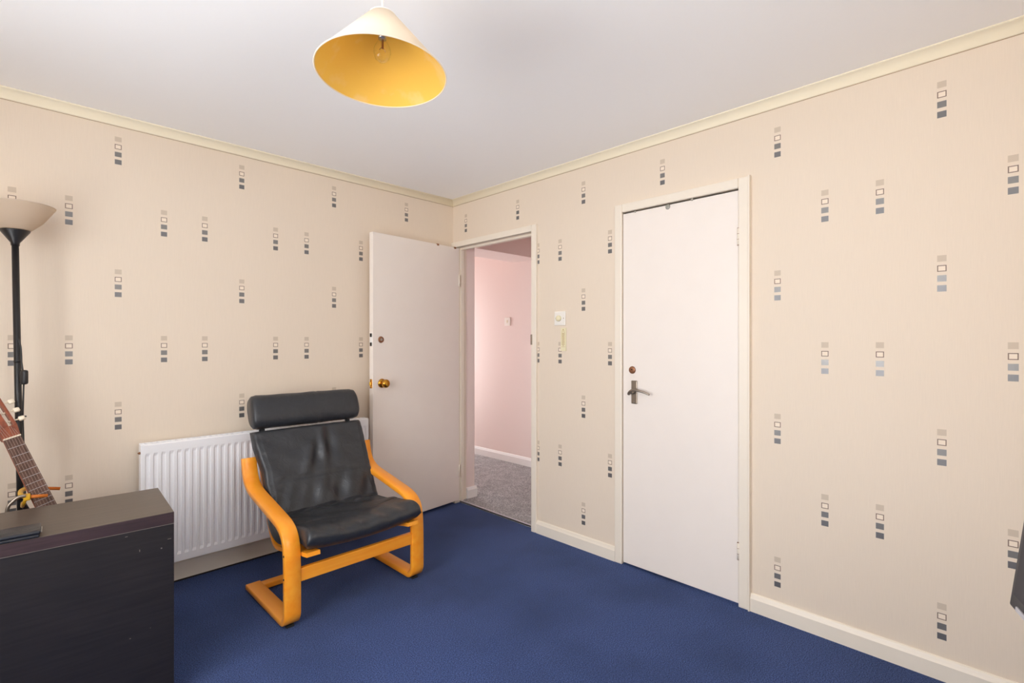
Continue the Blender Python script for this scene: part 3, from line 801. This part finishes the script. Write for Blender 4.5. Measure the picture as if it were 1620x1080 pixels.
# headrest roll
def headrest():
    bm = NB(); rings = []
    X0, X1 = .897, 1.497; c = Vector((2.864, .870)); tilt = math.radians(24)
    a_, b_ = .092, .056; nu = 60; nv = 40
    for k in range(nu+1):
        s = k/nu; x = X0+(X1-X0)*s
        em = min(s, 1-s)*(X1-X0)
        f = .80+.20*math.sqrt(max(0, 1-(1-min(1, em/.035))**2))
        if k in (0, nu): f = .78
        ring = []
        for j in range(nv):
            t = 2*math.pi*j/nv
            ct, st_ = math.cos(t), math.sin(t)
            sx = abs(ct)**.75*(1 if ct > 0 else -1); sy = abs(st_)**.85*(1 if st_ > 0 else -1)
            w = 1+.010*math.sin(23*s+3*t)*math.sin(5*t)+.012*math.sin(11*s+1)*math.sin(2*t)
            g = 1-.020*math.exp(-((s-.60)/.006)**2)-.02*math.exp(-((s-.035)/.006)**2)-.02*math.exp(-((s-.965)/.006)**2)
            u = a_*sx*f*w*g; v = b_*sy*f*w*g
            y = c.x + u*math.sin(tilt) - v*math.cos(tilt); z = c.y + u*math.cos(tilt)+v*math.sin(tilt)
            ring.append((x, y, z))
        rings.append(ring)
    ring_loft(bm, rings); fixn(bm); return bm
hr = obj('headrest', headrest(), M_LEATHER, chair, 60)
for xx in (.955, 1.445):
    bm = NB(); box(bm, xx-.015, 2.86, .68, xx+.015, 2.865, .86, .001); obj('strap', bm, M_LEATHER, hr)

# ------------------------------------------------------------------ pendant lamp
PC = Vector((.729, 1.237, 0))
PR = .176
ZR = PZ(601, 115, 2.0).z
ZRIM, ZTOPS = 1.986, 2.153
pend = thing('pendant_lamp', 'cream coolie pendant lampshade with a gold lining hanging from the ceiling', 'ceiling lamp', (PC.x, PC.y, ZC))
MP = Matrix.Translation((PC.x, PC.y, ZTOPS)) @ Matrix.Rotation(math.radians(-2.4), 4, Vector((S2, -S2, 0))) @ Matrix.Translation((0, 0, -ZTOPS))   # the shade hangs a little askew
bm = NB(); lathe(bm, [(.036, ZTOPS), (PR, ZRIM), (PR-.0006, ZRIM), (.0354, ZTOPS)], 96, MP, True); sh = obj('shade', bm, M_SHADE_OUT, pend, 60); sh['label'] = 'cream conical fabric shade'
bm = NB(); lathe(bm, [(.0348, ZTOPS), (PR-.0022, ZRIM+.0008)], 96, MP); obj('shade_lining', bm, M_SHADE_IN, pend, 60)['label'] = 'gold inner lining'
bm = NB(); tr = [(PR*math.cos(2*math.pi*k/96), PR*math.sin(2*math.pi*k/96), ZRIM) for k in range(97)]
tube(bm, [MP @ Vector(p) for p in tr], .0018, 6, False); obj('rim_trim', bm, M_SHADE_OUT, sh, 60)
bm = NB(); tr = [(.036*math.cos(2*math.pi*k/48), .036*math.sin(2*math.pi*k/48), ZTOPS) for k in range(49)]
tube(bm, [MP @ Vector(p) for p in tr], .0015, 6, False)
for k in range(3):
    a = 2*math.pi*k/3+.4
    tube(bm, [MP @ Vector((.036*math.cos(a), .036*math.sin(a), ZTOPS)), MP @ Vector((.016*math.cos(a), .016*math.sin(a), ZTOPS-.012))], .0014, 6)
obj('shade_ring', bm, M_WHITE, pend)
bm = NB(); lathe(bm, [(.0001, ZTOPS+.015), (.012, ZTOPS+.015), (.017, ZTOPS+.0), (.018, ZTOPS-.045), (.0001, ZTOPS-.045)], 20, MP); lathe(bm, [(.0001, ZTOPS-.006), (.026, ZTOPS-.008), (.026, ZTOPS-.014), (.0001, ZTOPS-.014)], 20, MP); obj('lamp_holder', bm, M_PLAS_WHITE, pend, 40)
bm = NB(); tube(bm, [(PC.x, PC.y, ZTOPS+.01), (PC.x, PC.y, ZC-.025)], .0032, 8); obj('cord', bm, M_PLAS_WHITE, pend)
bm = NB(); lathe(bm, [(.0001, ZC-.03), (.012, ZC-.03), (.038, ZC-.012), (.040, ZC), (.0001, ZC)], 28, Matrix.Translation((PC.x, PC.y, 0))); obj('ceiling_rose', bm, M_PLAS_WHITE, pend, 40)
bz = ZTOPS-.045
bm = NB(); lathe(bm, [(.0001, bz+.004), (.0115, bz+.004), (.0115, bz-.020), (.0001, bz-.020)], 20, MP); bl = obj('bulb_cap', bm, M_STEEL, pend, 40)
bm = NB(); lathe(bm, [(.0105, bz-.020), (.014, bz-.030), (.0225, bz-.048), (.0235, bz-.060), (.019, bz-.076), (.010, bz-.084), (.0001, bz-.086)], 28, MP); obj('bulb_glass', bm, M_GLASS, pend, 80)['label'] = 'clear glass bulb'
bm = NB(); tube(bm, [(PC.x, PC.y, bz-.02), (PC.x, PC.y, bz-.045)], .003, 8); tube(bm, [(PC.x-.010, PC.y, bz-.052), (PC.x-.004, PC.y, bz-.044), (PC.x+.004, PC.y, bz-.044), (PC.x+.010, PC.y, bz-.052)], .0008, 6); obj('filament', bm, M_BRONZE, pend)

# ------------------------------------------------------------------ cabinet
ZCAB = .65
A0 = PZ(275.5, 809, ZCAB); B0 = PZ(250, 771.2, ZCAB)
ca = math.atan2(B0.y-A0.y, B0.x-A0.x)-math.pi/2          # turn of the cabinet
CD = (B0-A0).length; CW = 1.20
MC = Matrix.Translation((A0.x, A0.y, 0)) @ Matrix.Rotation(ca, 4, 'Z')   # local: x from -CW to 0, y from 0 to CD
cab = thing('cabinet', 'low black-brown cabinet with a thick top in front of the radiator', 'cabinet', (A0.x, A0.y, 0), ca)
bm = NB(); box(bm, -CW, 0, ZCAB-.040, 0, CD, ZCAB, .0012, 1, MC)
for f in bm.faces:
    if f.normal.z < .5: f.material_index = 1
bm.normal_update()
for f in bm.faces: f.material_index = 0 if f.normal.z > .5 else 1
tp = obj('top_panel', bm, [M_CABTOP_SHEEN, M_EDGE], cab)
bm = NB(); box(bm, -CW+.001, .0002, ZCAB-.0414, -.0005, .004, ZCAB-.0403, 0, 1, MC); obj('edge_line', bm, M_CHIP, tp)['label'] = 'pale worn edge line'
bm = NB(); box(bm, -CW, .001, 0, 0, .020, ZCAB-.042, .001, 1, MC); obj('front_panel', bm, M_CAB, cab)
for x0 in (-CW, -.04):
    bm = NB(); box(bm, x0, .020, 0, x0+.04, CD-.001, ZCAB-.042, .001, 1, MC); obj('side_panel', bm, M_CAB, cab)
bm = NB(); box(bm, -CW+.04, .02, .03, -.04, CD-.002, .07, .001, 1, MC); obj('bottom_panel', bm, M_CAB, cab)
bm = NB(); box(bm, -CW/2-.02, .02, .07, -CW/2+.02, CD-.004, ZCAB-.042, .001, 1, MC); obj('divider', bm, M_CAB, cab)
def cab_local(px, py):
    r = ray(px, py); n = MC.to_3x3() @ Vector((0, 1, 0)); o = Vector((0, 0, CAMH)); t = (Vector((A0.x, A0.y, 0))-o).dot(n)/r.dot(n)
    q = MC.inverted() @ (o+r*t); return q
for px, py, w, h in ((221, 871, .002, .007), (255.5, 867, .004, .004), (238, 993, .0015, .0015), (268, 852, .010, .001), (206, 1010, .004, .0015), (200, 849, .007, .0012)):
    q = cab_local(px, py)
    bm = NB(); box(bm, q.x-w/2, -.0002, q.z-h/2, q.x+w/2, .0016, q.z+h/2, 0, 1, MC); obj('chip', bm, M_CHIP, cab)

# small dark case on the cabinet
c0 = PZ(67, 850, ZCAB); c1 = PZ(66, 826, ZCAB+.02)
cl = MC.inverted() @ c0; ch = MC.inverted() @ c1
cy0, cy1 = cl.y+.004, ch.y
case = thing('spectacle_case', 'slim black leather case lying on the dark cabinet top', 'case', (c0.x, c0.y, ZCAB), ca)
bm = NB(); box(bm, cl.x-.26, cy0, ZCAB+.011, cl.x-.004, cy1, ZCAB+.021, .004, 3, MC); obj('lid', bm, M_CASE, case, 40)
bm = NB(); box(bm, cl.x-.258, cy0+.002, ZCAB, cl.x-.006, cy1-.002, ZCAB+.0105, .004, 3, MC); obj('base', bm, M_CASE, case, 40)
bm = NB(); box(bm, cl.x-.004, cy0+.02, ZCAB+.009, cl.x-.0015, cy1-.02, ZCAB+.013, .0008, 1, MC); obj('clasp', bm, M_STEEL, case)

# ------------------------------------------------------------------ floor lamp
lt = PZ(23.5, 540, 0) if False else None
LT = 2.078
def at_depth(px, py, t):
    r = ray(px, py); p = r*t; p.z += CAMH; return p
ptop = at_depth(24.0, 384, LT)
pbot = Vector((0, 0, 0)); q = at_depth(36.5, 540, LT+.01); pbot = Vector((q.x, q.y, 0.022))
pdir = (ptop-pbot).normalized()
fl = thing('floor_lamp', 'black uplighter floor lamp with a frosted bowl shade beside the guitar', 'floor lamp', (pbot.x, pbot.y, 0))
bm = NB(); lathe(bm, [(.0001, 0), (.135, 0), (.138, .006), (.134, .014), (.03, .024), (.0001, .024)], 48, Matrix.Translation((pbot.x, pbot.y, 0))); obj('base', bm, M_BLACK, fl, 40)
bm = NB(); tube(bm, [pbot, ptop], .0115, 18); po = obj('pole', bm, M_BLACK, fl, 60)
for f in (.36, .70):
    c = pbot.lerp(ptop, f); bm = NB(); tube(bm, [c-pdir*.004, c+pdir*.004], .0128, 18); obj('joint_ring', bm, M_BLACK, po, 40)
ML = frame_to(ptop, pdir)
bm = NB(); lathe(bm, [(.0001, -.012), (.0135, -.012), (.0145, 0), (.047, .048), (.0475, .052), (.0001, .050)], 40, ML); obj('cone_holder', bm, M_BLACK, fl, 50)
bm = NB(); lathe(bm, [(.040, .050), (.052, .056), (.088, .092), (.1265, .150), (.1295, .156), (.1265, .1555), (.086, .0945), (.050, .060), (.040, .054)], 64, ML, True); obj('bowl_shade', bm, M_UPSHADE, fl, 60)['label'] = 'frosted white plastic bowl'
bm = NB(); lathe(bm, [(.0001, .05), (.016, .05), (.016, .085), (.0001, .085)], 16, ML); lathe(bm, [(.0001, .085), (.014, .085), (.024, .105), (.020, .122), (.0001, .128)], 20, ML); obj('bulb', bm, M_PLAS_WHITE, fl, 50)
def lp_(px, py, dx=0): return at_depth(px, py, LT-.012)
bm = NB(); tube(bm, smooth_path([lp_(29.5, 536), lp_(32.6, 548), lp_(33.8, 562), lp_(34.2, 573), lp_(36, 585)], 6), .0028, 8)
tube(bm, smooth_path([lp_(37.5, 608), lp_(37, 625), lp_(36.2, 660), lp_(37.5, 700), lp_(39.0, 740), lp_(40, 800), lp_(41, 900), Vector((pbot.x+.016, pbot.y-.016, .03))], 6), .0028, 8)
obj('cable', bm, M_PLAS_BLACK, fl, 60)
sc_ = lp_(38.3, 596.5)
bm = NB(); box(bm, -.0125, -.010, -.030, .0125, .010, .030, .008, 3, Matrix.Translation(sc_) @ Matrix.Rotation(-math.pi/4, 4, 'Z')); swt = obj('cord_switch', bm, M_PLAS_BLACK, fl, 50)
c = lp_(33.4, 659); bm = NB(); box(bm, -.010, -.014, -.003, .010, .014, .003, .001, 1, Matrix.Translation(c) @ Matrix.Rotation(-math.pi/4, 4, 'Z')); obj('cable_clip', bm, M_PLAS_BLACK, fl)

# ------------------------------------------------------------------ guitar
Nn = PY(19.4, 692.8, 2.76); Mn = PY(71.4, 795, 2.70)
gz = (Nn-Mn).normalized()                                 # guitar axis, up the neck
fr = Vector((0, -1, 0)); fr = (fr - gz*fr.dot(gz)).normalized()
fr = Matrix.Rotation(math.radians(22), 3, gz) @ fr        # turned a little to the right
gx = gz.cross(-fr).normalized()
MG = Matrix(((gx.x, -fr.x, gz.x, 0), (gx.y, -fr.y, gz.y, 0), (gx.z, -fr.z, gz.z, 0), (0, 0, 0, 1)))
NUT = .815
MG = Matrix.Translation(Nn) @ MG @ Matrix.Translation((0, 0, -NUT))   # local: z up, -y front, nut face at z=NUT, y=0
gb = MG @ Vector((0, 0, 0))
gu = thing('classical_guitar', 'classical guitar with a dark fretboard leaning behind the black cabinet', 'guitar', gb)
def outline(n=72):
    pts = []
    for k in range(n):
        t = 2*math.pi*k/n
        z = .245-.245*math.cos(t)
        s = z/.49
        w = .182*math.sqrt(max(0, 1-((s-.30)/.30)**2)) if s < .30 else None
        if w is None:
            key = [(.30, .182), (.45, .162), (.58, .121), (.68, .120), (.80, .140), (.90, .128), (.97, .075), (1.0, .028)]
            for (a, wa), (b_, wb) in zip(key[:-1], key[1:]):
                if a <= s <= b_+1e-9:
                    f = (s-a)/(b_-a); f = f*f*(3-2*f); w = wa+(wb-wa)*f; break
        pts.append((w*(1 if math.sin(t) >= 0 else -1), z))
    return pts
OUT = outline()
bm = NB(); t = bmesh.new(); ring_loft(t, [[(x, .012, z) for x, z in OUT], [(x, .105, z) for x, z in OUT]]); fixn(t); t.transform(MG); merge(bm, t); bd = obj('body', bm, M_MAHOG, gu, 30)
bm = NB(); t = bmesh.new(); ring_loft(t, [[(x*1.004, .008, z) for x, z in OUT], [(x*1.004, .012, z) for x, z in OUT]]); fixn(t); t.transform(MG); merge(bm, t); obj('soundboard', bm, M_SPRUCE, gu, 30)
bm = NB(); lathe(bm, [(.0001, 0), (.043, 0), (.043, .0006), (.0001, .0006)], 40, MG @ frame_to((0, .008, .325), (0, -1, 0))); obj('sound_hole', bm, M_DARK, bd)
bm = NB(); box(bm, -.09, -.001, .155, .09, .008, .182, .002, 1, MG); obj('bridge', bm, M_ROSEWOOD, gu)
bm = NB(); t = bmesh.new(); rings = []
for z, w, d in ((.47, .031, .032), (.52, .0305, .026), (.66, .029, .023), (.80, .0265, .021), (.822, .0265, .021)):
    rings.append([(w*math.cos(a)*1.0 if True else 0, .004+d*abs(math.sin(a))**.8, z) for a in [math.pi*k/12 for k in range(13)]])
ring_loft(t, rings); fixn(t); t.transform(MG); merge(bm, t); obj('neck', bm, M_MAHOG, gu, 50)
bm = NB(); t = bmesh.new(); ring_loft(t, [[(-w, -.002, z), (w, -.002, z), (w, .0045, z), (-w, .0045, z)] for z, w in ((.385, .031), (NUT, .0262))]); fixn(t); t.transform(MG); merge(bm, t); obj('fretboard', bm, M_ROSEWOOD, gu)
for k in range(1, 19):
    z = NUT-.65*(1-2**(-k/12)); w = .0262+(.031-.0262)*(NUT-z)/.43
    bm = NB(); box(bm, -w, -.0034, z-.0008, w, -.0019, z+.0008, 0, 1, MG); obj('fret', bm, M_SILVER, gu)
bm = NB(); box(bm, -.0268, -.005, NUT, .0268, .006, NUT+.006, .001, 1, MG); obj('nut', bm, M_BONE, gu)
bm = NB(); t = bmesh.new(); MH = MG @ Matrix.Translation((0, 0, NUT+.006)) @ Matrix.Rotation(math.radians(-13), 4, 'X')
for a in ((-.036, -.026), (-.010, .010), (.026, .036)):
    t2_ = bmesh.new(); box(t2_, a[0], .0, .045, a[1], .020, .165, .001, 1); merge(t, t2_)
ring_loft(t, [[(-w, 0, z), (w, 0, z), (w, .020, z), (-w, .020, z)] for z, w in ((-.004, .0265), (.02, .031), (.045, .036))])
ring_loft(t, [[(-w, 0, z), (w, 0, z), (w, .020, z), (-w, .020, z)] for z, w in ((.165, .036), (.185, .034), (.195, .02))])
fixn(t); t.transform(MH); merge(bm, t); hs_ = obj('headstock', bm, M_MAHOG, gu)
for z in (.065, .105, .145):
    for s in (-1, 1):
        bm = NB(); tube(bm, [MH @ Vector((s*.008, .010, z)), MH @ Vector((s*.030, .010, z))], .004, 8); ro = obj('roller', bm, M_BONE, gu, 50)
        bm = NB(); tube(bm, [MH @ Vector((s*.036, .010, z)), MH @ Vector((s*.052, .010, z))], .0025, 8); box(bm, s*.062-.010, .004, z-.009, s*.062+.010, .016, z+.009, .003, 1, MH); obj('tuning_peg', bm, M_BONE, gu, 40)
for k in range(6):
    xa = (-.0215+.0086*k); xb = xa*1.3
    bm = NB(); tube(bm, [MG @ Vector((xa, -.0065, NUT+.003)), MG @ Vector((xb, -.006, .168))], .0005, 5)
    tube(bm, [MG @ Vector((xa, -.0065, NUT+.003)), MH @ Vector(((-1 if k < 3 else 1)*.018, .006, (.065, .105, .145)[k if k < 3 else 5-k]))], .0005, 5)
    obj('string', bm, M_STRING, gu)

# guitar stand
pa = PY(43, 786, 2.665); pb_ = PY(75.5, 783.5, 2.665); pc_ = PY(95, 772.5, 2.825)
gs = thing('guitar_stand', 'guitar stand with orange padded prongs and yellow yoke behind the cabinet', 'guitar stand', (pa.x, 2.83, 0))
zy = pa.z
bm = NB(); tube(bm, smooth_path([(pa.x, 2.665, zy), (pa.x-.016, 2.70, zy+.002), (pa.x-.016, 2.78, zy+.002), (pa.x, 2.825, zy)], 5), .008, 12); box(bm, pa.x-.011, 2.654, zy-.012, pa.x+.009, 2.676, zy+.012, .003); yk = obj('yoke', bm, M_YELLOW, gs, 50)
bm = NB(); tube(bm, [(pa.x+.004, 2.665, zy), (pb_.x, 2.665, pb_.z)], .0065, 12); obj('prong', bm, M_ORANGE, gs, 50)
bm = NB(); tube(bm, [(pa.x+.004, 2.825, zy), (pc_.x, 2.825, pc_.z)], .0065, 12); obj('prong', bm, M_ORANGE, gs, 50)
bm = NB(); tube(bm, smooth_path([(pa.x-.003, 2.672, zy-.004), (pa.x-.010, 2.69, zy-.03), (pa.x-.012, 2.76, zy-.055), (pa.x-.010, 2.84, zy-.06)], 5), .006, 10); obj('clip', bm, M_YELLOW, gs, 50)
bm = NB(); tube(bm, smooth_path([(pa.x-.010, 2.835, zy-.058), (pa.x+.0, 2.862, zy-.09), (.11, 2.872, .40), (.27, 2.86, .085)], 6), .009, 12); obj('post', bm, M_BLACK, gs, 50)
for ang_ in (80, -20, -100):
    a = math.radians(ang_); bm = NB()
    tube(bm, [(.27, 2.86, .10), (.27+.15*math.cos(a), 2.83+.15*math.sin(a), .008)], .008, 10); obj('leg', bm, M_BLACK, gs, 50)
for xe in (.19, .36):
    bm = NB(); tube(bm, smooth_path([(.268, 2.86, .092), ((.268+xe)/2, 2.76, .080), (xe, 2.62, .074), (xe, 2.555, .078), (xe, 2.535, .10)], 5), .008, 10); obj('cradle_arm', bm, M_ORANGE, gs, 50)
bm = NB(); s0 = PY(41, 784, 2.655); tube(bm, smooth_path([s0, PY(30, 786, 2.655), PY(20, 793, 2.655), PY(12, 804, 2.655), PY(9, 830, 2.655)], 6), .006, 10); obj('strap', bm, M_PEWTER, gs, 50)

# ------------------------------------------------------------------ monitor and desk at the right edge
cm = at_depth(1596, 955, .80)
D2 = Vector((ray(1241, 540).x, ray(1241, 540).y, 0)).normalized()        # along the lower edge, away from the camera
yaw = math.atan2(-D2.y, -D2.x)                                            # local +x towards the camera end
MM = Matrix.Translation(cm) @ Matrix.Rotation(yaw, 4, 'Z')
nrm = MM.to_3x3() @ Vector((0, 1, 0))
back = -1 if nrm.y > 0 else 1                                             # visible face towards +y world
tl = math.radians(7.0)
MM = MM @ Matrix.Rotation((1 if back == 1 else -1)*-tl*1.0, 4, 'X')
W_, H_ = .52, .33
mon = thing('monitor', 'dark grey flat monitor at the edge of the desk beside the patterned wall', 'monitor', (cm.x-.2, cm.y-.12, .742))
f0, f1 = (0, .03*back) if back == 1 else (-.03, 0)
bm = NB(); box(bm, 0, f0, 0, W_, f1, H_, .003, 2, MM); ho = obj('housing', bm, M_BEZEL, mon, 40)
fs = -1*back*.0008
bm = NB(); box(bm, .014, fs-.0004, .022, W_-.014, fs+.0004, H_-.014, 0, 1, MM); obj('screen', bm, M_SCREEN, mon)
bm = NB(); box(bm, .030, fs-.0015, .003, W_-.03, fs+.0015, .010, .0005, 1, MM); obj('lower_strip', bm, M_SILVER, mon)
mc = MM @ Vector((W_/2, .045*back, .10)); ZDK = .742
bm = NB(); tube(bm, [mc, (mc.x, mc.y, ZDK+.01)], .02, 16); box(bm, mc.x-.11, mc.y-.07, ZDK, mc.x+.11, mc.y+.07, ZDK+.012, .005); obj('stand', bm, M_BEZEL, mon, 40)
dx0, dx1, dy0, dy1 = .35, 1.75, YB+.02, -.035
desk = thing('desk', 'plain wooden desk carrying the dark monitor', 'desk', ((dx0+dx1)/2, (dy0+dy1)/2, 0))
bm = NB(); box(bm, dx0, dy0, ZDK-.025, dx1, dy1, ZDK, .003); obj('desk_top', bm, M_DESK, desk)
for xx in (dx0+.03, dx1-.07):
    for yy in (dy0+.03, dy1-.07):
        bm = NB(); box(bm, xx, yy, 0, xx+.04, yy+.04, ZDK-.025, .003); obj('leg', bm, M_DESK, desk)
bm = NB(); box(bm, dx0+.07, dy0+.04, ZDK-.105, dx1-.07, dy0+.058, ZDK-.025, .002); obj('apron', bm, M_DESK, desk)
